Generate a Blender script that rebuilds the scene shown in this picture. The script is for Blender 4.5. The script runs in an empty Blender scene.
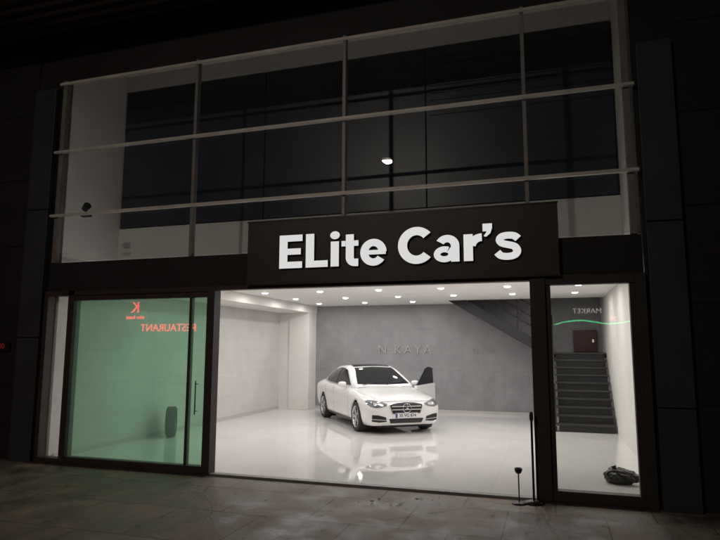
import bpy, bmesh, math, random
import numpy as np
from mathutils import Vector, Matrix, noise
from mathutils.bvhtree import BVHTree
random.seed(4)
S=bpy.context.scene
COL=S.collection

# ---------------------------------------------------------------- materials
def mat(name,col,rough=.6,metal=0,var=0.0,vscale=3.0,bump=0.0,bscale=40,coat=0,emis=None,estr=0,rvar=0):
    m=bpy.data.materials.new(name); m.use_nodes=True
    nt=m.node_tree; b=nt.nodes["Principled BSDF"]
    b.inputs["Base Color"].default_value=(*col,1); b.inputs["Roughness"].default_value=rough
    b.inputs["Metallic"].default_value=metal
    if coat: b.inputs["Coat Weight"].default_value=coat; b.inputs["Coat Roughness"].default_value=.03
    if emis: b.inputs["Emission Color"].default_value=(*emis,1); b.inputs["Emission Strength"].default_value=estr
    if var or bump or rvar:
        tc=nt.nodes.new("ShaderNodeTexCoord")
        n=nt.nodes.new("ShaderNodeTexNoise"); n.inputs["Scale"].default_value=vscale; n.inputs["Detail"].default_value=5
        nt.links.new(tc.outputs["Object"],n.inputs["Vector"])
        if var:
            r=nt.nodes.new("ShaderNodeMapRange"); r.inputs[1].default_value=.25; r.inputs[2].default_value=.75
            r.inputs[3].default_value=1-var; r.inputs[4].default_value=1+var
            nt.links.new(n.outputs["Fac"],r.inputs[0])
            v=nt.nodes.new("ShaderNodeVectorMath"); v.operation='SCALE'; v.inputs[0].default_value=col
            nt.links.new(r.outputs[0],v.inputs["Scale"]); nt.links.new(v.outputs[0],b.inputs["Base Color"])
        if rvar:
            r2=nt.nodes.new("ShaderNodeMapRange"); r2.inputs[1].default_value=.3; r2.inputs[2].default_value=.7
            r2.inputs[3].default_value=max(0,rough-rvar); r2.inputs[4].default_value=rough+rvar
            nt.links.new(n.outputs["Fac"],r2.inputs[0]); nt.links.new(r2.outputs[0],b.inputs["Roughness"])
        if bump:
            n2=nt.nodes.new("ShaderNodeTexNoise"); n2.inputs["Scale"].default_value=bscale; n2.inputs["Detail"].default_value=4
            nt.links.new(tc.outputs["Object"],n2.inputs["Vector"])
            bp=nt.nodes.new("ShaderNodeBump"); bp.inputs["Strength"].default_value=bump; bp.inputs["Distance"].default_value=.01
            nt.links.new(n2.outputs["Fac"],bp.inputs["Height"]); nt.links.new(bp.outputs[0],b.inputs["Normal"])
    return m

def tile_mat(name,c1,c2,mortar,tw,th,plane,rough=.4,offset=0.0,msize=.004,var=.12,vscale=1.2,bump=0,rvar=0,spec=.5,crack=0):
    m=bpy.data.materials.new(name); m.use_nodes=True; nt=m.node_tree; b=nt.nodes["Principled BSDF"]
    tc=nt.nodes.new("ShaderNodeTexCoord"); sp=nt.nodes.new("ShaderNodeSeparateXYZ"); cb=nt.nodes.new("ShaderNodeCombineXYZ")
    nt.links.new(tc.outputs["Object"],sp.inputs[0])
    nt.links.new(sp.outputs[plane[0]],cb.inputs[0]); nt.links.new(sp.outputs[plane[1]],cb.inputs[1])
    br=nt.nodes.new("ShaderNodeTexBrick"); nt.links.new(cb.outputs[0],br.inputs["Vector"])
    br.offset=offset; br.squash=1
    br.inputs["Scale"].default_value=1; br.inputs["Brick Width"].default_value=tw; br.inputs["Row Height"].default_value=th
    br.inputs["Mortar Size"].default_value=msize; br.inputs["Mortar Smooth"].default_value=.2
    br.inputs["Color1"].default_value=(*c1,1); br.inputs["Color2"].default_value=(*c2,1); br.inputs["Mortar"].default_value=(*mortar,1)
    n=nt.nodes.new("ShaderNodeTexNoise"); n.inputs["Scale"].default_value=vscale; n.inputs["Detail"].default_value=7; n.inputs["Roughness"].default_value=.62
    nt.links.new(tc.outputs["Object"],n.inputs["Vector"])
    r=nt.nodes.new("ShaderNodeMapRange"); r.inputs[1].default_value=.3; r.inputs[2].default_value=.7; r.inputs[3].default_value=1-var; r.inputs[4].default_value=1+var
    nt.links.new(n.outputs["Fac"],r.inputs[0])
    fac=r.outputs[0]
    if crack:
        vo=nt.nodes.new("ShaderNodeTexVoronoi"); vo.feature='DISTANCE_TO_EDGE'; vo.inputs["Scale"].default_value=.38
        nn=nt.nodes.new("ShaderNodeTexNoise"); nn.inputs["Scale"].default_value=2.5; nn.inputs["Detail"].default_value=6
        nt.links.new(tc.outputs["Object"],nn.inputs["Vector"])
        ad=nt.nodes.new("ShaderNodeVectorMath"); ad.operation='MULTIPLY_ADD'; ad.inputs[1].default_value=(.5,.5,.5)
        nt.links.new(nn.outputs["Color"],ad.inputs[0]); nt.links.new(tc.outputs["Object"],ad.inputs[2]); nt.links.new(ad.outputs[0],vo.inputs["Vector"])
        cm=nt.nodes.new("ShaderNodeMapRange"); cm.inputs[1].default_value=.0; cm.inputs[2].default_value=.006; cm.inputs[3].default_value=crack; cm.inputs[4].default_value=1
        nt.links.new(vo.outputs["Distance"],cm.inputs[0])
        mu=nt.nodes.new("ShaderNodeMath"); mu.operation='MULTIPLY'; nt.links.new(fac,mu.inputs[0]); nt.links.new(cm.outputs[0],mu.inputs[1]); fac=mu.outputs[0]
        v2=nt.nodes.new("ShaderNodeTexVoronoi"); v2.inputs["Scale"].default_value=3.2; nt.links.new(tc.outputs["Object"],v2.inputs["Vector"])
        c2m=nt.nodes.new("ShaderNodeMapRange"); c2m.inputs[1].default_value=.06; c2m.inputs[2].default_value=.10; c2m.inputs[3].default_value=.5; c2m.inputs[4].default_value=1
        nt.links.new(v2.outputs["Distance"],c2m.inputs[0])
        m2=nt.nodes.new("ShaderNodeMath"); m2.operation='MULTIPLY'; nt.links.new(fac,m2.inputs[0]); nt.links.new(c2m.outputs[0],m2.inputs[1]); fac=m2.outputs[0]
    v=nt.nodes.new("ShaderNodeVectorMath"); v.operation='SCALE'
    nt.links.new(br.outputs["Color"],v.inputs[0]); nt.links.new(fac,v.inputs["Scale"]); nt.links.new(v.outputs[0],b.inputs["Base Color"])
    b.inputs["Roughness"].default_value=rough; b.inputs["Specular IOR Level"].default_value=spec
    if rvar:
        r2=nt.nodes.new("ShaderNodeMapRange"); r2.inputs[1].default_value=.35; r2.inputs[2].default_value=.65
        r2.inputs[3].default_value=max(.02,rough-rvar); r2.inputs[4].default_value=rough+rvar
        nt.links.new(n.outputs["Fac"],r2.inputs[0]); nt.links.new(r2.outputs[0],b.inputs["Roughness"])
    if bump:
        mx=nt.nodes.new("ShaderNodeMath"); mx.operation='SUBTRACT'
        n3=nt.nodes.new("ShaderNodeTexNoise"); n3.inputs["Scale"].default_value=35; n3.inputs["Detail"].default_value=5
        nt.links.new(tc.outputs["Object"],n3.inputs["Vector"])
        nt.links.new(n3.outputs["Fac"],mx.inputs[0]); nt.links.new(br.outputs["Fac"],mx.inputs[1])
        bp=nt.nodes.new("ShaderNodeBump"); bp.inputs["Strength"].default_value=bump; bp.inputs["Distance"].default_value=.01
        nt.links.new(mx.outputs[0],bp.inputs["Height"]); nt.links.new(bp.outputs[0],b.inputs["Normal"])
    return m

def glass_mat(name,tint,milky=0,mcol=(1,1,1),ior=1.5):
    m=bpy.data.materials.new(name); m.use_nodes=True; nt=m.node_tree; nt.nodes.clear()
    o=nt.nodes.new("ShaderNodeOutputMaterial"); t=nt.nodes.new("ShaderNodeBsdfTransparent"); t.inputs[0].default_value=(*tint,1)
    g=nt.nodes.new("ShaderNodeBsdfGlossy"); g.inputs["Roughness"].default_value=.0
    f=nt.nodes.new("ShaderNodeFresnel"); f.inputs[0].default_value=ior
    mx=nt.nodes.new("ShaderNodeMixShader"); src=t
    if milky:
        d=nt.nodes.new("ShaderNodeBsdfTranslucent"); d.inputs[0].default_value=(*mcol,1)
        mm=nt.nodes.new("ShaderNodeMixShader"); mm.inputs[0].default_value=milky
        nt.links.new(t.outputs[0],mm.inputs[1]); nt.links.new(d.outputs[0],mm.inputs[2]); src=mm
    nt.links.new(f.outputs[0],mx.inputs[0]); nt.links.new(src.outputs[0],mx.inputs[1]); nt.links.new(g.outputs[0],mx.inputs[2])
    nt.links.new(mx.outputs[0],o.inputs[0]); return m

def emis_mat(name,col,s):
    m=mat(name,(.02,.02,.02),.4,emis=col,estr=s)
    try: m.cycles.emission_sampling='NONE'
    except Exception: pass
    return m

# ---------------------------------------------------------------- mesh helpers
def empty(name,loc=(0,0,0),rotz=0):
    e=bpy.data.objects.new(name,None); e.location=loc; e.rotation_euler=(0,0,rotz); e.empty_display_size=.2; COL.objects.link(e); return e
def meshobj(name,verts,faces,m,parent=None,smooth=False):
    me=bpy.data.meshes.new(name); me.from_pydata([tuple(v) for v in verts],[],faces); me.update()
    if m: me.materials.append(m)
    if smooth:
        for p in me.polygons: p.use_smooth=True
    o=bpy.data.objects.new(name,me); COL.objects.link(o)
    if parent: o.parent=parent
    return o
def bmobj(name,bm,m,parent=None,smooth=False):
    me=bpy.data.meshes.new(name); bmesh.ops.recalc_face_normals(bm,faces=bm.faces); bm.to_mesh(me); bm.free()
    if m: me.materials.append(m)
    if smooth:
        for p in me.polygons: p.use_smooth=True
    o=bpy.data.objects.new(name,me); COL.objects.link(o)
    if parent: o.parent=parent
    return o
def addbox(bm,x0,x1,y0,y1,z0,z1,M=None,bev=0):
    r=bmesh.ops.create_cube(bm,size=1); vs=r['verts']
    for v in vs:
        v.co=Vector(((x0+x1)/2+v.co.x*(x1-x0),(y0+y1)/2+v.co.y*(y1-y0),(z0+z1)/2+v.co.z*(z1-z0)))
    if bev:
        es=list({e for v in vs for e in v.link_edges})
        r2=bmesh.ops.bevel(bm,geom=es,offset=bev,segments=2,affect='EDGES',profile=.5)
        vs=list({v for f in r2['faces'] for v in f.verts}|{v for v in vs if v.is_valid})
    if M is not None:
        bmesh.ops.transform(bm,matrix=M,verts=vs)
def box(name,x0,x1,y0,y1,z0,z1,m,parent=None,bev=0):
    bm=bmesh.new(); addbox(bm,x0,x1,y0,y1,z0,z1,bev=bev); return bmobj(name,bm,m,parent)
def boxes(name,lst,m,parent=None,bev=0):
    bm=bmesh.new()
    for b in lst: addbox(bm,*b,bev=bev)
    return bmobj(name,bm,m,parent)
def addcyl(bm,p0,p1,r0,r1=None,seg=16):
    r1=r0 if r1 is None else r1
    p0=Vector(p0);p1=Vector(p1);d=p1-p0;L=d.length
    M=Matrix.Translation((p0+p1)/2)@d.to_track_quat('Z','Y').to_matrix().to_4x4()
    bmesh.ops.create_cone(bm,cap_ends=True,segments=seg,radius1=r0,radius2=r1,depth=L,matrix=M)
def lathe(name,prof,m,parent=None,seg=32,axis='z',smooth=True):
    vs=[];fs=[];n=len(prof)
    for i in range(seg):
        a=2*math.pi*i/seg
        for r,h in prof:
            if axis=='z': vs.append((r*math.cos(a),r*math.sin(a),h))
            else: vs.append((r*math.cos(a),h,r*math.sin(a)))
    for i in range(seg):
        j=(i+1)%seg
        for k in range(n-1): fs.append((i*n+k,j*n+k,j*n+k+1,i*n+k+1))
    return meshobj(name,vs,fs,m,parent,smooth)
def prism(name,poly,a0,a1,axis,m,parent=None,bev=0):
    n=len(poly)
    def P(p,a): return (p[0],a,p[1]) if axis=='y' else (a,p[0],p[1])
    vs=[P(p,a0) for p in poly]+[P(p,a1) for p in poly]
    fs=[tuple(range(n)),tuple(range(2*n-1,n-1,-1))]+[(i,(i+1)%n,n+(i+1)%n,n+i) for i in range(n)]
    bm=bmesh.new(); bv=[bm.verts.new(v) for v in vs]
    for f in fs: bm.faces.new([bv[i] for i in f])
    if bev: bmesh.ops.bevel(bm,geom=list(bm.edges),offset=bev,segments=2,affect='EDGES',profile=.5)
    return bmobj(name,bm,m,parent)

# ---------------------------------------------------------------- palette
M_black=mat("dark_cladding",(.010,.009,.010),.7,var=.3,vscale=.7,bump=.1)
M_blueclad=mat("blue_grey_cladding",(.034,.042,.056),.5,var=.25,vscale=1.5,metal=.1)
M_frame=mat("brown_door_frame",(.035,.025,.022),.55,var=.2)
M_alu=mat("aluminium_mullion",(.22,.21,.20),.5,metal=.3,var=.15,vscale=4)
M_white=mat("white_plaster",(.77,.74,.71),.8,var=.05,vscale=1.0,bump=.05)
M_ceil=mat("ceiling_plaster",(.80,.785,.77),.8,var=.03)
M_left=tile_mat("left_wall_tiles",(.60,.58,.56),(.585,.565,.545),(.48,.46,.44),1.2,.6,(1,2),rough=.35,offset=.5,msize=.004,var=.08)
M_back=tile_mat("grey_wall_slabs",(.275,.272,.282),(.262,.26,.269),(.205,.203,.21),.61,1.2,(0,2),rough=.5,msize=.004,var=.13,vscale=3.0,rvar=.1)
M_floor=tile_mat("white_marble_floor",(.77,.745,.725),(.75,.725,.705),(.60,.58,.56),.8,.8,(0,1),rough=.05,msize=.003,var=.05,vscale=.9,rvar=.03,spec=.7)
M_pave=tile_mat("pavement_slabs",(.205,.163,.130),(.165,.132,.106),(.080,.064,.052),1.05,1.05,(0,1),rough=.60,offset=.5,msize=.009,var=.6,vscale=1.7,bump=.6,rvar=.2,crack=.55)
M_asph=mat("asphalt",(.05,.05,.05),.85,var=.3,vscale=2,bump=.6,bscale=120)
M_kerb=mat("kerb_stone",(.22,.21,.2),.8,var=.2)
M_darkpanel=mat("dark_blue_panel",(.040,.047,.066),.35,var=.35,vscale=.8)  # blue cast put into the colour for the dark sky reflected in the glazing
M_joint=mat("panel_joint",(.11,.115,.12),.5)
M_slat=mat("panel_slats",(.012,.013,.016),.5)
M_stair=mat("dark_stair_steel",(.018,.018,.019),.45,var=.2)
M_tread=mat("stair_tread",(.040,.038,.037),.4,var=.3)
M_sign=mat("sign_board_face",(.032,.025,.024),.5,var=.15,vscale=2)
M_letter=emis_mat("lit_white_letters",(1,.99,.98),.68)
M_letside=mat("letter_sides",(.35,.35,.35),.5)
M_glass=glass_mat("clear_glass",(.86,.88,.86))
M_glassup=glass_mat("upper_glass",(.80,.82,.82))
M_green=glass_mat("green_tinted_glass",(.33,.56,.40),milky=.14,mcol=(.38,.66,.47))
M_chrome=mat("chrome",(.7,.7,.7),.12,metal=1)
M_satin=mat("satin_chrome",(.6,.6,.6),.35,metal=.8)
M_blackpl=mat("black_plastic",(.012,.012,.012),.4)
M_rubber=mat("tyre_rubber",(.03,.03,.03),.8,bump=.2)

# ---------------------------------------------------------------- ground
box("pavement",-60,60,-3,8.0,-.20,-.02,M_pave)
box("kerb",-60,60,-3.16,-3.0,-.22,-.012,M_kerb,bev=.01)
box("road",-60,60,-12,-3.16,-.30,-.15,M_asph)
box("kerb.001",-60,60,-12.16,-12.0,-.22,-.012,M_kerb,bev=.01)
box("pavement.001",-60,60,-16,-12.16,-.20,-.02,M_pave)
box("ground",-300,300,-300,300,-.6,-.35,M_asph)
boxes("road_markings",[(x,x+2.4,-7.65,-7.53,-.149,-.146) for x in range(-40,40,6)],mat("road_paint",(.6,.6,.58),.7,var=.2))

# ---------------------------------------------------------------- showroom building
B=empty("car_showroom_building")
boxes("dark_outer_wall",[(-30,-8.66,8.0,18.2,-.3,11),(-8.66,-8.14,8.02,18.2,-.3,11),(1.62,24,8.0,18.2,-.3,11),(1.16,1.62,8.02,8.3,-.3,11),
   (-8.14,1.16,7.99,18.2,7.45,11),(-8.14,1.16,8.0,8.12,6.56,7.45)],M_black,B)
boxes("left_pilaster",[(-8.62,-8.16,7.90,8.015,-.02,2.0),(-8.62,-8.16,7.90,8.015,2.015,4.2),(-8.62,-8.16,7.90,8.015,4.215,6.4)],M_blueclad,B,bev=.006)
boxes("right_pilaster",[(1.19,1.60,7.90,8.015,-.02,1.15),(1.19,1.60,7.90,8.015,1.165,3.4),(1.19,1.60,7.90,8.015,3.415,5.75)],M_blueclad,B,bev=.006)
box("spandrel",-8.10,1.14,7.985,8.10,2.78,3.27,M_black,B)
boxes("cladding_joints",[(-30,-8.66,7.985,8.0,z,z+.012) for z in (1.2,2.4,3.6,4.8,6.0,7.2)]+[(1.62,24,7.985,8.0,z,z+.012) for z in (1.2,2.4,3.6,4.8,6.0,7.2)],M_slat,B)
box("canopy",-22,20,4.6,7.985,7.55,7.9,M_black,B)
boxes("canopy_slats",[(-22,20,y,y+.10,7.47,7.55) for y in np.arange(4.7,7.9,.24)],mat("brown_soffit_slats",(.06,.042,.034),.6),B)
box("showroom_floor",-8.0,1.36,8.06,17.5,-.1,0,M_floor,B)
box("left_inner_wall",-8.14,-8.0,8.12,17.6,-.1,3.4,M_left,B)
box("upper_left_wall",-8.14,-8.0,8.12,17.6,3.4,7.45,M_white,B)
box("right_inner_wall",1.36,1.5,8.12,17.6,-.1,7.0,M_white,B)
box("back_wall",-8.0,1.36,17.5,17.65,-.1,5.2,M_back,B)
box("corner_column",-7.66,-7.0,16.9,17.499,0,2.92,M_white,B,bev=.008)
box("nook_fill",-7.999,-7.663,16.93,17.498,0,2.919,M_white,B)  # added filler box, covers the dark nook shaded by the beam
box("ceiling_beam",-7.998,-6.98,9.6,17.498,2.92,3.148,M_white,B,bev=.008)
boxes("skirting",[(-7.995,-7.975,8.2,16.89,0,.08),(-6.99,.04,17.47,17.495,0,.08)],mat("skirting",(.5,.48,.46),.4),B)
boxes("showroom_ceiling",[(-8.0,1.36,9.5,16.2,3.15,4.15),(-8.0,-2.25,16.2,17.5,3.15,4.15)],M_ceil,B)
box("stairwell_top",-2.25,1.36,16.2,17.5,4.9,5.0,M_stair,B)  # dark colour stands in for the unlit space above the stairs
box("mezzanine_back",-8.0,1.36,9.56,9.7,4.15,7.0,M_joint,B)
box("upper_lintel",-8.0,1.36,9.5,9.7,6.98,7.44,M_white,B)
box("shaft_ceiling",-8.0,1.36,8.12,9.5,7.3,7.44,M_white,B)
box("upper_right_cheek",1.10,1.355,8.13,9.498,3.30,7.298,M_white,B)
pan=[];xs=[-7.99,-4.87,-1.86,1.09]
for i in range(len(xs)-1):
    pan.append((xs[i]+.010,xs[i+1]-.010,9.51,9.555,4.17,6.96))
boxes("mezzanine_panels",pan,M_darkpanel,B,bev=.003)
boxes("mezzanine_slats",[(-1.80,1.05,9.49,9.508,z,z+.025) for z in np.arange(5.75,6.9,.13)],M_darkpanel,B)
XV=[-8.03,-5.34,-2.79,-.21,1.06]; ZH=[3.29,4.08,5.21,6.46]
bm=bmesh.new()
for i,x in enumerate(XV):
    w=.026 if 0<i<4 else .04
    addbox(bm,x-w,x+w,7.965,8.06,3.275,6.545,bev=.004)
bmobj("vertical_mullions",bm,M_alu,B)
bm=bmesh.new()
for z in ZH[1:3]: addbox(bm,-8.12,1.15,7.90,7.963,z-.018,z+.026,bev=.005)
addbox(bm,-8.12,1.15,7.93,7.963,6.45,6.50,bev=.005)
bmobj("transom_caps",bm,mat("transom_cap",(.62,.60,.56),.5,metal=.1,var=.15,vscale=3),B)
gl=[]
for i in range(4):
    for j in range(3): gl.append((XV[i],XV[i+1],8.00,0,ZH[j],ZH[j+1]))
def panes(name,lst,m):
    vs=[];fs=[]
    for x0,x1,y,_,z0,z1 in lst:
        k=len(vs); vs+=[(x0,y,z0),(x1,y,z0),(x1,y,z1),(x0,y,z1)]; fs.append((k,k+1,k+2,k+3))
    return meshobj(name,vs,fs,m,B)
panes("upper_glazing",gl,M_glassup)
fr=[(-8.12,-8.04,7.93,8.09,-.02,2.78),(-7.62,-7.50,7.93,8.09,-.02,2.78),(-4.97,-4.84,7.92,8.10,-.02,2.78),(-8.04,-7.62,7.93,8.09,-.02,.07),
    (-7.50,-4.97,7.94,8.08,-.02,.10),(-8.04,-4.97,7.93,8.09,2.70,2.78),(-7.50,-4.97,7.95,8.07,2.62,2.70),
    (-.22,-.03,7.92,8.10,-.02,2.78),(1.03,1.15,7.92,8.10,-.02,2.78),(-.03,1.03,7.94,8.08,-.02,.12),(-.03,1.03,7.94,8.08,2.66,2.78),
    (-.03,.035,7.96,8.07,.12,2.66),(.965,1.03,7.96,8.07,.12,2.66),(-4.84,-.22,7.94,8.08,2.72,2.78)]
boxes("storefront_frames",fr,M_frame,B,bev=.004)
boxes("door_leaf_edge",[(-5.31,-5.27,7.975,8.055,.10,2.62)],M_frame,B)
panes("sidelight_glass",[(-8.04,-7.62,8.0,0,.07,2.70),(.035,.965,8.0,0,.12,2.66)],M_glass)
panes("sliding_door_glass",[(-7.50,-5.31,8.0,0,.10,2.62),(-5.27,-4.97,8.0,0,.10,2.62)],M_green)
box("threshold_strip",-4.84,-.22,7.94,8.06,-.02,.012,M_alu,B)
boxes("outer_step",[(-8.12,-4.85,7.86,7.929,-.02,.0),(-.22,1.15,7.86,7.919,-.02,.0)],M_frame,B)
bm=bmesh.new(); addcyl(bm,(-5.12,7.93,.85),(-5.12,7.93,1.35),.009)
for z in (.9,1.3): addcyl(bm,(-5.12,7.93,z),(-5.12,7.999,z),.007)
bmobj("door_handle",bm,M_frame,B)
M_ring=mat("downlight_trim",(.8,.8,.8),.4)
M_lens=emis_mat("downlight_lens",(1,.97,.94),10)
for y in (10.6,12.7,14.5,16.2):
    for x in (-6.4,-5.0,-3.6,-2.2,-.8,.6):
        if y>15.9 and x>-2.3: continue
        L=bpy.data.lights.new("downlight_lamp",'AREA'); L.shape='DISK'; L.size=.13; L.energy=12.8; L.color=(1,.970,.945)
        o=bpy.data.objects.new("downlight_lamp",L); o.location=(x,y,3.108); COL.objects.link(o); o.parent=B
        r=lathe("downlight_trim",[(.070,-.006),(.088,-.014),(.098,0)],M_ring,B,24); r.location=(x,y,3.149)
        r=lathe("downlight_lens",[(0,-.036),(.045,-.034),(.066,-.022),(.070,-.004)],M_lens,B,24); r.location=(x,y,3.149)
M_wl=mat("raised_wall_letters",(.37,.36,.345),.4)
def text(name,body,size,loc,m,parent,ext=.012,off=0,rot=(math.pi/2,0,0),space=1):
    c=bpy.data.curves.new(name,'FONT'); c.body=body; c.size=size; c.extrude=ext; c.offset=off; c.space_character=space
    c.align_x='CENTER'; c.align_y='CENTER'
    t=bpy.data.objects.new(name+"_tmp",c); COL.objects.link(t)
    bpy.context.view_layer.update()
    me=bpy.data.meshes.new_from_object(t.evaluated_get(bpy.context.evaluated_depsgraph_get())); bpy.data.objects.remove(t)
    me.materials.clear(); me.materials.append(m)
    o=bpy.data.objects.new(name,me); o.location=loc; o.rotation_euler=rot; COL.objects.link(o)
    if parent: o.parent=parent
    return o
text("wall_letters","N·KAYA",.38,(-4.15,17.48,1.80),M_wl,B,space=1.3,ext=.008)
text("wall_letters_small","OTO",.22,(-1.85,17.48,1.78),mat("faint_letters",(.31,.305,.30),.4),B,space=1.5,ext=.006)

bm=bmesh.new(); bt=bmesh.new()
n=10; run=.195; rise=.175
for i in range(n):
    y=14.4+i*run; z=(i+1)*rise
    addbox(bt,.10,1.33,y-.02,y+run+.02,z-.04,z,bev=.004)
    addbox(bm,.14,1.30,y+.012,y+.03,z-rise,z-.041)
bmobj("stair_treads",bt,M_tread,B)
bmobj("stair_risers",bm,M_stair,B)
prism("stair_stringer",[(14.36,0),(14.62,0),(16.35,1.45),(16.35,1.80),(16.2,1.80),(14.36,.12)],.05,.098,'x',M_stair,B)
box("stair_landing",.05,1.355,16.352,17.49,1.62,1.75,M_stair,B)
prism("upper_flight",[(.05,1.55),(.05,1.85),(-3.3,3.86),(-3.3,3.56)],16.25,16.30,'y',M_stair,B)
prism("upper_flight_soffit",[(.05,1.56),(.05,1.62),(-3.3,3.63),(-3.3,3.57)],16.301,17.48,'y',M_stair,B)
bm=bmesh.new()
for h in (.35,.6,.9): addcyl(bm,(.05,16.27,1.80+h),(-3.3,16.27,3.81+h),.016)
for t in np.linspace(0,1,9): addcyl(bm,(.05-3.35*t,16.27,1.8+2.01*t),(.05-3.35*t,16.27,2.7+2.01*t),.014)
for h in (.35,.6,.9): addcyl(bm,(.075,14.4,.15+h),(.075,16.27,1.8+h),.016)
for t in np.linspace(0,1,6): addcyl(bm,(.075,14.4+1.87*t,.1+1.68*t),(.075,14.4+1.87*t,1.05+1.68*t),.014)
bmobj("stair_railing",bm,M_stair,B)

F=empty("fire_hose_cabinet",(.93,17.40,1.80))
box("cabinet",-.30,.30,-.02,.10,-.03,.55,mat("red_enamel",(.10,.012,.012),.4),F,bev=.01)
box("door_panel",-.25,.25,-.03,-.021,.02,.50,mat("dark_red",(.065,.008,.010),.3),F,bev=.004)
box("latch",.18,.22,-.045,-.031,.22,.30,M_chrome,F)

# ---------------------------------------------------------------- shop sign
G=empty("shop_sign",(0,0,0))
box("sign_panel",-4.28,.16,7.88,7.98,2.77,3.73,M_sign,G,bev=.006)
boxes("sign_panel_edge",[(-4.29,.17,7.872,7.879,2.765,2.785),(-4.29,.17,7.872,7.879,3.715,3.735)],M_blackpl,G)
def cr(pts,n=10):
    P=[np.array(p,float) for p in pts]; P=[2*P[0]-P[1]]+P+[2*P[-1]-P[-2]]; out=[]
    for i in range(1,len(P)-2):
        for t in np.linspace(0,1,n,endpoint=False):
            a,b,c,d=P[i-1:i+3]
            out.append(.5*((2*b)+(c-a)*t+(2*a-5*b+4*c-d)*t*t+(3*b-a-3*c+d)*t**3))
    out.append(P[-2]); return out
def arc(cx,cy,rx,ry,a0,a1,n=40):
    return [np.array((cx+rx*math.cos(math.radians(a)),cy+ry*math.sin(math.radians(a)))) for a in np.linspace(a0,a1,n)]
glyphs={}
def R(x0,y0,x1,y1): return ('p',[(x0,y0),(x1,y0),(x1,y1),(x0,y1)])
def K(path,w): return ('s',path,w)
glyphs['E']=(.66,[R(0,0,.235,1),R(.236,0,.66,.195),R(.236,.405,.62,.59),R(.236,.805,.66,1)])
glyphs['L']=(.62,[R(0,0,.235,1),R(.236,0,.62,.195)])
glyphs['i']=(.235,[R(.0,0,.225,.735),('p',[tuple(p) for p in arc(.1125,.92,.132,.118,0,350,36)])])
glyphs['t']=(.46,[K([np.array((.225,.92)),np.array((.225,.3))]+arc(.36,.245,.135,.150,180,270,12)+[np.array((.455,.095))],.218),R(0,.575,.113,.735),R(.337,.575,.46,.735)])
glyphs['e']=(.69,[K(arc(.345,.365,.243,.282,2,324,60),.21),R(.15,.30,.67,.43)])
glyphs['C']=(.86,[K(arc(.47,.5,.355,.405,42,318,60),.235)])
glyphs['a']=(.65,[K([np.array((.535,0)),np.array((.535,.44))]+arc(.34,.44,.195,.205,0,150,24),.205),K(arc(.27,.215,.18,.138,55,-300,48),.165)])
glyphs['r']=(.44,[R(0,0,.222,.735),K(arc(.43,.37,.25,.265,170,88,14),.21)])
glyphs["'"]=(.23,[('p',[(0,1),(.225,1),(.225,.87),(.18,.73),(.08,.64),(.02,.66),(.085,.76),(.09,.79),(0,.79)])])
glyphs['s']=(.61,[K(cr([(.54,.55),(.45,.63),(.30,.652),(.16,.62),(.115,.53),(.17,.445),(.30,.40),(.45,.345),(.51,.225),(.45,.12),(.30,.083),(.14,.11),(.05,.205)],8),.185)])
def build_letters():
    seq=[('E',0),('L',.10),('i',.08),('t',.06),('e',.05),('C',.30),('a',.03),('r',.09),("'",.02),('s',.05)]
    tot=sum(glyphs[c][0]+g for c,g in seq); ch=.49; W=3.43; sx=W/tot; x=-3.73; base=2.995
    bm=bmesh.new(); k=0
    for c,g in seq:
        x+=g*sx
        for el in glyphs[c][1]:
            k+=1; yf=7.835-.0015*(k%4)
            if el[0]=='p':
                pts=[(x+p[0]*sx,base+p[1]*ch) for p in el[1]]
                vb=[bm.verts.new((p[0],yf,p[1])) for p in pts]; vk=[bm.verts.new((p[0],7.88,p[1])) for p in pts]
                bm.faces.new(vb).material_index=0; n=len(pts)
                for i in range(n): bm.faces.new((vb[i],vb[(i+1)%n],vk[(i+1)%n],vk[i])).material_index=1
            else:
                pa=[np.array((p[0],p[1])) for p in el[1]]; w=el[2]/2; Lf=[];Rt=[]
                for i,p in enumerate(pa):
                    d=pa[min(i+1,len(pa)-1)]-pa[max(i-1,0)]; d=d/np.linalg.norm(d); nn=np.array((-d[1],d[0]))
                    Lf.append(p+nn*w); Rt.append(p-nn*w)
                tr=lambda q,y: bm.verts.new((x+q[0]*sx,y,base+q[1]*ch))
                lf=[tr(q,yf) for q in Lf]; rt=[tr(q,yf) for q in Rt]; lk=[tr(q,7.88) for q in Lf]; rk=[tr(q,7.88) for q in Rt]
                for i in range(len(pa)-1):
                    bm.faces.new((lf[i],lf[i+1],rt[i+1],rt[i])).material_index=0
                    bm.faces.new((lf[i],lf[i+1],lk[i+1],lk[i])).material_index=1
                    bm.faces.new((rt[i],rt[i+1],rk[i+1],rk[i])).material_index=1
                for i in (0,-1): bm.faces.new((lf[i],rt[i],rk[i],lk[i])).material_index=1
        x+=glyphs[c][0]*sx
    me=bpy.data.meshes.new("sign_letters"); bm.to_mesh(me); bm.free(); me.materials.append(M_letter); me.materials.append(M_letside)
    o=bpy.data.objects.new("sign_letters",me); COL.objects.link(o); o.parent=G
build_letters()

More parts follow.
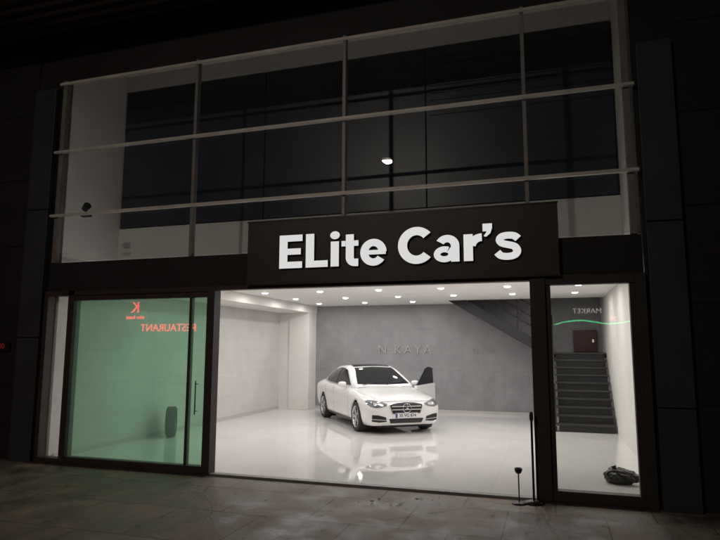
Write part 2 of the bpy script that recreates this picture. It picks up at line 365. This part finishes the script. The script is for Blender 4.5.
# ---------------------------------------------------------------- CAR
def herm(xs,ys,x):
    xs=np.array(xs,float); ys=np.array(ys,float); m=np.zeros(len(xs))
    d=np.diff(ys)/np.diff(xs)
    for i in range(1,len(xs)-1):
        m[i]=0 if d[i-1]*d[i]<=0 else 2*d[i-1]*d[i]/(d[i-1]+d[i])
    m[0]=d[0]; m[-1]=d[-1]
    i=int(np.clip(np.searchsorted(xs,x)-1,0,len(xs)-2)); h=xs[i+1]-xs[i]; t=(x-xs[i])/h
    return (2*t**3-3*t**2+1)*ys[i]+(t**3-2*t**2+t)*h*m[i]+(-2*t**3+3*t**2)*ys[i+1]+(t**3-t**2)*h*m[i+1]
def table(T,x):
    T=sorted(T); xs=[r[0] for r in T]; return [herm(xs,[r[k] for r in T],x) for k in range(1,len(T[0]))]
def loft(sections):
    vs=[];fs=[]; n=None
    for x,sec in sections:
        ring=[(x,y,z) for y,z in sec]+[(x,-y,z) for y,z in sec[-2:0:-1]]
        n=len(ring); vs+=ring
    for i in range(len(sections)-1):
        for k in range(n):
            a=i*n+k; b=i*n+(k+1)%n; fs.append((a,b,b+n,a+n))
    fs.append(tuple(range(n))); fs.append(tuple(range((len(sections)-1)*n,len(sections)*n))[::-1])
    return vs,fs
def sec_interp(ctrl,n=34):
    c=cr(ctrl,6); c=np.array(c); s=np.concatenate([[0],np.cumsum(np.linalg.norm(np.diff(c,axis=0),axis=1))]); 
    t=np.linspace(0,s[-1],n); o=np.stack([np.interp(t,s,c[:,0]),np.interp(t,s,c[:,1])],1); o[0,0]=0;o[-1,0]=0
    o[:,0]=np.maximum(o[:,0],0); return [tuple(p) for p in o]
BT=[(2.235,.27,.60,.64,.60,.56,.665),(2.20,.215,.71,.755,.645,.65,.715),(2.10,.185,.78,.84,.69,.73,.768),(1.90,.175,.82,.885,.745,.785,.825),
 (1.42,.17,.845,.905,.82,.82,.895),(1.0,.17,.845,.90,.87,.83,.95),(.7,.17,.845,.897,.895,.835,.965),(0,.17,.845,.90,.915,.845,.95),(-.8,.17,.845,.903,.935,.845,.96),
 (-1.42,.175,.845,.908,.955,.835,1.0),(-1.8,.20,.83,.90,.965,.80,1.045),(-2.15,.25,.79,.87,.955,.745,1.045),(-2.36,.30,.72,.80,.92,.67,1.02),(-2.44,.36,.64,.72,.88,.60,.97)]
def bsec(x):
    zb,ws,wm,zs,wsh,zt=table(BT,x); hm=(zb+zs)/2
    return sec_interp([(0,zb),(ws*.5,zb),(ws*.92,zb+.005),(ws,zb+.05),(wm-.02,zb+.16),(wm,hm+.06),(wm-.008,zs-.10),(wsh+.03,zs-.03),(wsh-.03,zs+.012),(wsh*.72,zs+(zt-zs)*.62),(wsh*.36,zt-.006),(0,zt)])
xs=list(np.linspace(-2.44,2.235,110))
def shrink(sec,k):
    zc=(sec[0][1]+sec[-1][1])/2; return [(y*k,zc+(z-zc)*k) for y,z in sec]
r0=bsec(-2.44); r1=bsec(2.235)
caps=[(.985,.005),(.96,.010),(.92,.015),(.86,.020),(.78,.024),(.66,.028),(.5,.031),(.3,.033),(.1,.034)]
secs=[(-2.44-d,shrink(r0,k)) for k,d in caps[::-1]]+[(x,bsec(x)) for x in xs]+[(2.235+d,shrink(r1,k)) for k,d in caps]
bv,bf=loft(secs)
GT=[(1.0,.90,.70,.945,.62),(.80,.92,.765,1.045,.66),(.5,.93,.80,1.20,.635),(.1,.93,.825,1.37,.595),(-.3,.93,.83,1.435,.585),(-.8,.94,.83,1.415,.58),(-1.2,.95,.815,1.325,.59),(-1.6,.965,.76,1.165,.61),(-1.9,.98,.68,1.02,.60)]
def gsec(x):
    zb,wb,zt,wt=table(GT,x); h=zt-zb
    return sec_interp([(0,zb-.06),(wb*.6,zb-.06),(wb,zb-.05),(wb-.005,zb+.02*min(1,h*3)),((wb+wt)/2+.035,zb+h*.48),(wt+.045,zb+h*.82),(wt-.03,zt-.03*min(1,h*4)),(wt*.5,zt-.006),(0,zt)])
gs=[(x,gsec(x)) for x in np.linspace(-1.9,1.0,64)]
gv,gf=loft(gs)
hd=math.atan2(-.81,.586)
CAR=empty("sedan_car",(-4.335,14.655,0),hd)
M_paint=mat("white_car_paint",(.80,.79,.78),.3,coat=1,var=.01); M_cglass=mat("car_tinted_glass",(.012,.014,.016),.04); M_seam=mat("panel_gap",(.05,.05,.05),.8)
M_grille=mat("grille_black",(.01,.01,.01),.35); M_lamp=mat("headlamp_glass",(.16,.17,.19),.06,coat=1); M_lampin=mat("headlamp_reflector",(.75,.78,.8),.15,metal=.8)
M_int=mat("car_interior",(.03,.028,.026),.8)
body=meshobj("body",bv,bf,M_paint,CAR,True)
green=meshobj("roof_shell",gv,gf,M_paint,CAR,True)
BV=BVHTree.FromPolygons([Vector(v) for v in bv],bf); GV=BVHTree.FromPolygons([Vector(v) for v in gv],gf)
def resamp(pts,n):
    p=np.array(pts,float); s=np.concatenate([[0],np.cumsum(np.linalg.norm(np.diff(p,axis=0),axis=1))]); t=np.linspace(0,s[-1],n)
    return np.stack([np.interp(t,s,p[:,0]),np.interp(t,s,p[:,1])],1)
def patch(name,A,Bp,axis,trees,m,off=.004,n=24,k=8,parent=None):
    A=resamp(A,n);Bq=resamp(Bp,n); vs=[];idx={};fs=[]
    for j in range(k+1):
        for i in range(n):
            u,v=A[i]*(1-j/k)+Bq[i]*(j/k)
            if axis=='+x': o=Vector((4,u,v)); d=Vector((-1,0,0))
            elif axis=='-x': o=Vector((-4,u,v)); d=Vector((1,0,0))
            elif axis=='+y': o=Vector((u,3,v)); d=Vector((0,-1,0))
            elif axis=='-y': o=Vector((u,-3,v)); d=Vector((0,1,0))
            else: o=Vector((u,v,3)); d=Vector((0,0,-1))
            best=None
            for T in trees:
                h=T.ray_cast(o,d)
                if h[0] is not None and (best is None or h[3]<best[3]): best=h
            if best is None: continue
            nn=best[1]; nn=nn if nn.dot(d)<0 else -nn
            idx[(i,j)]=len(vs); vs.append(best[0]+nn*off*.6-d*off*.4)
    for j in range(k):
        for i in range(n-1):
            q=[(i,j),(i+1,j),(i+1,j+1),(i,j+1)]
            if all(x in idx for x in q): fs.append(tuple(idx[x] for x in q))
    return meshobj(name,vs,fs,m,parent or CAR,True)
for i,wx in enumerate((1.42,-1.42)):
    bm=bmesh.new()
    for sy in (1,-1): addcyl(bm,(wx,sy*.60,.325),(wx,sy*1.1,.325),.375,seg=48)
    c=bmobj("arch_cutter",bm,M_blackpl); c.parent=CAR
    md=body.modifiers.new("arch",'BOOLEAN'); md.operation='DIFFERENCE'; md.object=c; md.solver='EXACT'
    bpy.context.view_layer.update()
    me=bpy.data.meshes.new_from_object(body.evaluated_get(bpy.context.evaluated_depsgraph_get()))
    body.modifiers.clear(); body.data=me; bpy.data.objects.remove(c)
for p in body.data.polygons: p.use_smooth=True
M_crease_shade=mat("crease_shade",(.5,.49,.48),.4)  # grey strips stand in for the shade along unmodelled body creases
M_rim=mat("rim_alloy",(.62,.62,.63),.25,metal=.9); M_disc=mat("brake_steel",(.10,.10,.10),.4,metal=.6); M_tail=mat("tail_red",(.35,.01,.01),.2,coat=1)
for sy,s in ((1,'l'),(-1,'r')):
    ax='+y' if sy>0 else '-y'
    for wx in (1.42,-1.42):
        vs=[];fs=[]
        for i in range(41):
            a=math.pi*(-.25+1.5*i/40)
            for yy in (.602,.86): vs.append((wx+.372*math.cos(a),sy*yy,.325+.372*math.sin(a)))
        for i in range(40): fs.append((2*i,2*i+1,2*i+3,2*i+2))
        vs.append((wx,sy*.602,.325)); cI=len(vs)-1
        for i in range(40): fs.append((2*i,2*i+2,cI))
        meshobj("wheel_liner",vs,fs,M_blackpl,CAR)
        W=bpy.data.objects.new("wheel",None); COL.objects.link(W); W.parent=CAR; W.location=(wx,sy*.785,.325)
        if sy<0: W.rotation_euler=(0,0,math.pi)
        lathe("tyre",[(.225,-.10),(.29,-.112),(.315,-.10),(.326,-.07),(.327,0),(.326,.07),(.315,.10),(.29,.112),(.232,.105),(.222,.09)],M_rubber,W,48,'y')
        lathe("rim_barrel",[(.235,.107),(.222,.108),(.215,.09),(.205,.03),(.20,-.09)],M_rim,W,48,'y')
        lathe("brake_disc",[(.0,.0),(.165,.0),(.165,-.02)],M_disc,W,32,'y')
        bm=bmesh.new()
        for q in range(5):
            for dlt in (-.16,.16):
                a0=q*2*math.pi/5; a1=a0+dlt
                p0=Vector((.045*math.cos(a0),.085,.045*math.sin(a0))); p1=Vector((.218*math.cos(a1),.092,.218*math.sin(a1)))
                d=(p1-p0); MM=Matrix.Translation((p0+p1)/2)@d.to_track_quat('X','Y').to_matrix().to_4x4()
                addbox(bm,-d.length/2,d.length/2,-.016,.016,-.012,.012,M=MM)
        addcyl(bm,(0,.06,0),(0,.105,0),.05,.045,20)
        bmobj("spokes",bm,M_rim,W)
    patch("side_glass",[(.70,.985),(.35,1.165),(.05,1.30),(-.2,1.345),(-.6,1.35),(-1.0,1.275),(-1.42,1.075)],
          [(.70,.975),(.3,.965),(-.1,.965),(-.5,.968),(-.9,.975),(-1.2,.985),(-1.42,1.0)],ax,[GV,BV],M_cglass,.006,60,10)
    patch("window_chrome",[(.74,.972),(0,.955),(-.8,.962),(-1.45,.992)],[(.74,.957),(0,.940),(-.8,.947),(-1.45,.976)],ax,[GV,BV],M_chrome,.010,60,1)
    patch("b_pillar",[(-.36,1.35),(-.44,1.35)],[(-.34,.968),(-.42,.968)],ax,[GV,BV],M_blackpl,.010,3,12)
    patch("c_bar",[(-1.12,1.24),(-1.15,1.23)],[(-1.17,.985),(-1.20,.985)],ax,[GV,BV],M_blackpl,.010,3,12)
    for xa,xb in ((.86,.80),(-.38,-.40),(-1.08,-1.22)):
        patch("door_seam",[(xb,.93),(xa,.60),(xa if xa>-1 else -.98,.26)],[(xb-.010,.93),(xa-.010,.60),(xa-.01 if xa>-1 else -.99,.26)],ax,[BV],M_seam,.002,24,1)
    patch("sill",[(1.0,.25),(-1.0,.25)],[(1.0,.19),(-1.0,.19)],ax,[BV],M_blackpl,.006,30,3)
    patch("side_crease_shade",[(.95,.70),(-1.0,.77)],[(.95,.695),(-1.0,.765)],ax,[BV],M_crease_shade,.002,30,1)
    for hx in (-.22,-1.0):
        bm=bmesh.new(); addbox(bm,hx-.10,hx+.10,-.012,.012,-.014,.014,bev=.006)
        o=bmobj("door_handle",bm,M_paint,CAR); o.location=(0,sy*.915,.80)
    top=[(.43,.655),(.55,.695),(.68,.722),(.78,.725),(.83,.70)]; bot=[(.45,.615),(.55,.585),(.68,.575),(.78,.595),(.83,.64)]
    T=lambda L:[(sy*a,b) for a,b in L]
    patch("headlamp",T(top),T(bot),'+x',[BV],M_lamp,.008,26,8)
    patch("headlamp_reflector",T([(.52,.66),(.64,.68),(.72,.68)]),T([(.52,.62),(.64,.61),(.72,.62)]),'+x',[BV],M_lampin,.012,12,4)
    patch("drl_strip",T([(.44,.650),(.56,.688),(.70,.712),(.80,.705)]),T([(.44,.640),(.56,.678),(.70,.702),(.80,.695)]),'+x',[BV],M_lampin,.013,18,1)
    patch("lower_intake",T([(.47,.38),(.62,.42),(.76,.43)]),T([(.45,.285),(.62,.27),(.76,.29)]),'+x',[BV],M_grille,.006,14,6)
    patch("intake_trim",T([(.46,.325),(.77,.345)]),T([(.46,.312),(.77,.332)]),'+x',[BV],M_satin,.012,12,1)
    patch("tail_lamp",T([(.50,.86),(.66,.88),(.77,.87)]),T([(.50,.74),(.66,.72),(.77,.74)]),'-x',[BV],M_tail,.006,14,6)
    bm=bmesh.new(); bmesh.ops.create_uvsphere(bm,u_segments=20,v_segments=12,radius=1)
    for v in bm.verts:
        c=v.co; k=lambda t:math.copysign(abs(t)**.75,t)
        v.co=Vector((k(c.x)*.06-(.015 if c.x<0 else 0),k(c.y)*.098,k(c.z)*.062))
    addbox(bm,-.02,.03,-sy*.12-.04,-sy*.12+.06,-.065,-.04)
    o=bmobj("wing_mirror",bm,M_paint,CAR,True); o.location=(.56,sy*.945,.99)
patch("grille_surround",[(-.40,.635),(-.2,.685),(0,.695),(.2,.685),(.40,.635)],[(-.33,.440),(0,.430),(.33,.440)],'+x',[BV],M_satin,.006,34,12)
patch("grille",[(-.380,.630),(-.2,.672),(0,.681),(.2,.672),(.380,.630)],[(-.315,.452),(0,.443),(.315,.452)],'+x',[BV],M_grille,.012,34,12)
for z in (.535,.600): patch("grille_bar",[(-.34,z+.010),(.34,z+.010)],[(-.34,z-.012),(.34,z-.012)],'+x',[BV],M_satin,.022,20,1)
bm=bmesh.new()
o=lathe("badge_ring",[(.088,0),(.098,-.008),(.102,0),(.098,.008),(.088,0)],M_chrome,CAR,32,'y'); o.rotation_euler=(0,0,math.pi/2); o.location=(2.300,0,.565)
for q in range(3):
    a=math.radians(120*q); p1=Vector((0,.09*math.sin(a),.09*math.cos(a)))
    addcyl(bm,(0,0,0),p1,.016,.003,8)
o=bmobj("badge_star",bm,M_chrome,CAR); o.location=(2.300,0,.565)
patch("centre_intake",[(-.40,.345),(.40,.345)],[(-.36,.245),(.36,.245)],'+x',[BV],M_grille,.006,20,5)
patch("hood_seam_front",[(-.60,.70),(0,.708),(.60,.70)],[(-.60,.694),(0,.702),(.60,.694)],'+x',[BV],M_seam,.002,30,1)
for sy in (1,-1):
    patch("hood_seam",[(2.05,sy*.64),(1.5,sy*.755),(.95,sy*.775)],[(2.05,sy*.634),(1.5,sy*.749),(.95,sy*.769)],'z',[BV,GV],M_seam,.002,30,1)
    patch("hood_crease_shade",[(2.1,sy*.30),(1.0,sy*.47)],[(2.1,sy*.294),(1.0,sy*.46)],'z',[BV,GV],M_crease_shade,.0015,30,1)
patch("windscreen",[(-.49,1.355),(0,1.378),(.49,1.355)],[(-.66,1.0),(0,.985),(.66,1.0)],'+x',[GV,BV],M_cglass,.006,30,16)
patch("rear_window",[(-.48,1.33),(0,1.345),(.48,1.33)],[(-.58,1.08),(0,1.075),(.58,1.08)],'-x',[GV,BV],M_cglass,.006,20,10)
patch("panoramic_roof",[(.0,-.48),(-.9,-.48)],[(.0,.48),(-.9,.48)],'z',[GV],M_cglass,.006,24,16)
for sx in (-.3,.3):
    bm=bmesh.new(); addcyl(bm,(.93,sx-.25,.985),(.80,sx+.25,1.055),.006); bmobj("wiper",bm,M_blackpl,CAR)
box("number_plate",2.268,2.285,-.26,.26,.352,.462,mat("plate_white",(.75,.75,.75),.4),CAR,bev=.003)
text("plate_text","35 VG 874",.09,(2.287,.02,.407),M_blackpl,CAR,ext=.001,off=.001,rot=(math.pi/2,0,math.pi/2))
box("plate_band",2.2855,2.2865,-.255,-.215,.360,.455,mat("plate_blue",(.02,.06,.3),.4),CAR)
box("underbody",-2.2,2.0,-.58,.58,.13,.24,M_blackpl,CAR,bev=.02)
patch("door_opening_shade",[(.70,.90),(.2,.90),(-.36,.90)],[(.70,.30),(.2,.28),(-.36,.30)],'+y',[BV],M_int,.004,20,8)  # dark patch on the closed body stands in for the shaded doorway
D=bpy.data.objects.new("driver_door",None); COL.objects.link(D); D.parent=CAR; D.location=(.80,.885,0); D.rotation_euler=(0,0,-math.radians(47))
prism("door_skin",[(0,.28),(-1.15,.28),(-1.19,.60),(-1.18,.955),(0,.935),(.04,.6)],-.06,.02,'y',M_paint,D,.008)
prism("door_card",[(-.05,.32),(-1.10,.32),(-1.14,.60),(-1.13,.93),(-.05,.91)],-.085,-.062,'y',M_int,D)
prism("door_window_frame",[(-.10,.94),(-1.18,.956),(-1.13,1.33),(-.85,1.375),(-.62,1.33)],-.05,-.03,'y',M_blackpl,D)
prism("door_window",[(-.20,.965),(-1.13,.975),(-1.09,1.30),(-.85,1.335),(-.64,1.295)],-.055,-.025,'y',M_cglass,D)

# ---------------------------------------------------------------- small things
T=empty("spare_tyre",(-7.62,10.95,.31))
w=lathe("tyre",[(.20,-.09),(.28,-.10),(.305,-.08),(.31,0),(.305,.08),(.28,.10),(.20,.09),(.19,0),(.20,-.09)],M_rubber,T,40,'y'); w.rotation_euler=(0,0,2.1)
lathe("rim",[(.0,-.02),(.12,-.03),(.19,-.06),(.20,-.08)],M_alu,T,32,'y').rotation_euler=(0,0,2.1)
bm=bmesh.new(); bmesh.ops.create_icosphere(bm,subdivisions=5,radius=1)
for v in bm.verts:
    c=v.co.copy(); nz=noise.turbulence(c*1.7,3,True)-.4; rd=1+.26*nz
    wr=.05*math.sin(9*math.atan2(c.y,c.x)+3*c.z)*(1-abs(c.z))
    v.co=Vector((c.x*(rd+wr)*.23,c.y*(rd+wr)*.18,max(-.085,c.z*rd*(.11-.035*c.x))))
addcyl(bm,(-.09,0,.08),(-.11,.01,.14),.014,.04,10)
bag=bmobj("rubbish_bag",bm,mat("black_plastic_bag",(.015,.015,.015),.28,bump=.8,bscale=14),None,True); bag.location=(.90,9.25,.085)
A=empty("ashtray_stand",(-.42,7.74,-.02))
lathe("base_plate",[(0,0),(.09,0),(.09,.010),(.03,.018),(0,.018)],M_blackpl,A,24)
lathe("pole",[(.008,.02),(.008,.36)],M_blackpl,A,12)
lathe("bowl",[(.008,.35),(.030,.36),(.045,.39),(.047,.42),(.040,.42),(.035,.40),(0,.39)],M_blackpl,A,24)
Pp=empty("barrier_post",(-.25,7.82,-.02))
lathe("base",[(0,0),(.12,0),(.12,.018),(.04,.04),(0,.04)],M_blackpl,Pp,32)
lathe("pole",[(.014,.04),(.014,.98),(.018,.98),(.024,1.0),(.024,1.07),(.018,1.085),(0,1.09)],M_blackpl,Pp,20)
box("belt_cassette",-.022,.022,-.036,-.02,1.0,1.06,M_stair,Pp,bev=.004)
Q=empty("spotlight_fixture",(-7.62,8.20,4.12))
bm=bmesh.new(); addcyl(bm,(0,0,0),(0,0,.10),.015); addcyl(bm,(-.05,.02,.13),(.05,-.03,.17),.055,.065,20); addbox(bm,-.08,.10,-.04,.04,-.02,.01)
bmobj("lamp_head",bm,M_blackpl,Q)
NN=empty("door_number_display",(-9.0,7.95,1.86))
box("housing",-.16,.16,0,.045,-.08,.08,M_blackpl,NN,bev=.005)
text("digits","00",.13,(0,-.006,0),emis_mat("dim_red_led",(1,.08,.05),.07),NN,.002,0)
random.seed(9)
bm=bmesh.new()
for cx,cy,n,sp in ((-2.0,7.2,16,.22),(-1.4,7.5,8,.25),(-3.5,7.0,5,1.2),(.3,7.1,6,.8),(-5.5,6.8,5,1.0)):
    for i in range(n):
        x=random.gauss(cx,sp); y=min(7.8,random.gauss(cy,.12)); s=random.uniform(.012,.035); a=random.random()*6
        MM=Matrix.Translation((x,y,-.012))@Matrix.Rotation(a,4,'Z')@Matrix.Rotation(random.uniform(-.4,.4),4,'X')
        vs=[bm.verts.new(MM@Vector(p)) for p in ((-s,0,0),(-.3*s,-.5*s,.004),(s,0,.01),(.2*s,.5*s,.004))]; bm.faces.new(vs)
bmobj("leaf_litter",bm,mat("dry_leaves",(.14,.105,.07),.8,var=.4,vscale=8))

# ---------------------------------------------------------------- street behind the camera
O=empty("street_building")
box("facade",-45,30,-24,-16,-.3,9,mat("opposite_render",(.10,.095,.09),.8,var=.2),O)
boxes("windows",[(x,x+1.3,-16.0,-15.95,5.2,6.7) for x in range(-44,28,3)],M_cglass,O)
boxes("shutters",[(x,x+4.2,-16.0,-15.94,0,2.4) for x in range(-44,26,5)],mat("shutter",(.06,.06,.065),.5,metal=.4),O)
RZ=(math.pi/2,0,math.pi)
R1=empty("red_neon_sign",(-22.7,-15.85,3.05))
M_rn=emis_mat("red_neon",(1,.05,.05),22)
text("neon_text","RESTAURANT",.66,(0,0,0),M_rn,R1,.02,.0,RZ)
box("backing",-2.6,2.6,-.14,-.06,-.55,.55,M_blackpl,R1,bev=.01)
R2=empty("red_logo_sign",(-25.2,-15.85,4.25))
text("logo","K",1.0,(0,0,.1),M_rn,R2,.02,.0,RZ); text("logo_text","oto kent",.4,(0,0,-.5),M_rn,R2,.02,.0,RZ)
box("backing",-.9,.9,-.14,-.06,-.8,.8,M_blackpl,R2,bev=.01)
R3=empty("green_neon_sign",(2.15,-15.85,3.1))
M_gn=emis_mat("green_neon",(.05,1,.35),14)
bm=bmesh.new(); pts=[(-1.9,0,-.05),(-1.3,0,.10),(-.6,0,.16),(0,0,.08),(.6,0,-.02),(1.2,0,.02),(1.9,0,.16)]
pc=cr([(p[0],p[2]) for p in pts],6)
for a,b in zip(pc[:-1],pc[1:]): addcyl(bm,(a[0],0,a[1]),(b[0],0,b[1]),.028,seg=8)
bmobj("neon_tube",bm,M_gn,R3)
text("neon_text","MARKET",.36,(-.3,0,.62),emis_mat("white_neon",(1,.9,.8),7),R3,.02,0,RZ)
text("neon_text_red","24",.32,(.9,0,.22),M_rn,R3,.02,0,RZ)
box("backing",-2.1,2.1,-.14,-.06,-.5,.95,M_blackpl,R3,bev=.01)
L0=empty("street_lamp",(-5.68,-7.8,-.15))
M_pole=mat("galvanised_pole",(.25,.25,.25),.5,metal=.5)
bm=bmesh.new(); addcyl(bm,(0,0,0),(0,0,8.6),.10,.055,16); addcyl(bm,(0,0,8.55),(0,1.2,9.15),.05,.045,12); addcyl(bm,(0,1.2,9.15),(0,2.1,9.2),.045,.04,12)
addcyl(bm,(0,0,0),(0,0,.5),.14,.13,16); bmobj("pole",bm,M_pole,L0,True)
bm=bmesh.new(); addbox(bm,-.2,.2,1.95,2.85,9.14,9.30,bev=.05); bmobj("lamp_head",bm,M_pole,L0)
L=bpy.data.lights.new("street_lamp_light",'AREA'); L.shape='DISK'; L.size=.36; L.energy=450; L.color=(1,.86,.72)
o=bpy.data.objects.new("street_lamp_light",L); o.location=(0,2.5,9.12); COL.objects.link(o); o.parent=L0; o.rotation_euler=(math.radians(20),0,0)

# ---------------------------------------------------------------- world
w=bpy.data.worlds.new("World"); S.world=w; w.use_nodes=True; nt=w.node_tree
bg=nt.nodes["Background"]; sk=nt.nodes.new("ShaderNodeTexSky"); sk.sky_type='NISHITA'; sk.sun_disc=False
sk.sun_elevation=math.radians(-4); sk.sun_rotation=math.radians(200)
nt.links.new(sk.outputs[0],bg.inputs[0]); bg.inputs[1].default_value=.3

# ---------------------------------------------------------------- camera
pitch=math.radians(7.491); yaw=math.radians(17.623); roll=math.radians(.179)
Fv=Vector((-math.sin(yaw)*math.cos(pitch),math.cos(yaw)*math.cos(pitch),math.sin(pitch)))
Rv=Vector((math.cos(yaw),math.sin(yaw),0)); Uv=Rv.cross(Fv)
Ra=Rv*math.cos(roll)+Uv*math.sin(roll); Ua=-Rv*math.sin(roll)+Uv*math.cos(roll)
cam=bpy.data.cameras.new("camera"); co=bpy.data.objects.new("camera",cam); COL.objects.link(co)
Mx=Matrix((Ra,Ua,-Fv)).transposed().to_4x4(); Mx.translation=Vector((0,0,1.85)); co.matrix_world=Mx
cam.sensor_width=36; cam.lens=592.94/720*36; cam.clip_end=1000; cam.clip_start=.05
S.camera=co
S.view_settings.view_transform='Standard'; S.view_settings.look='None'; S.view_settings.exposure=0
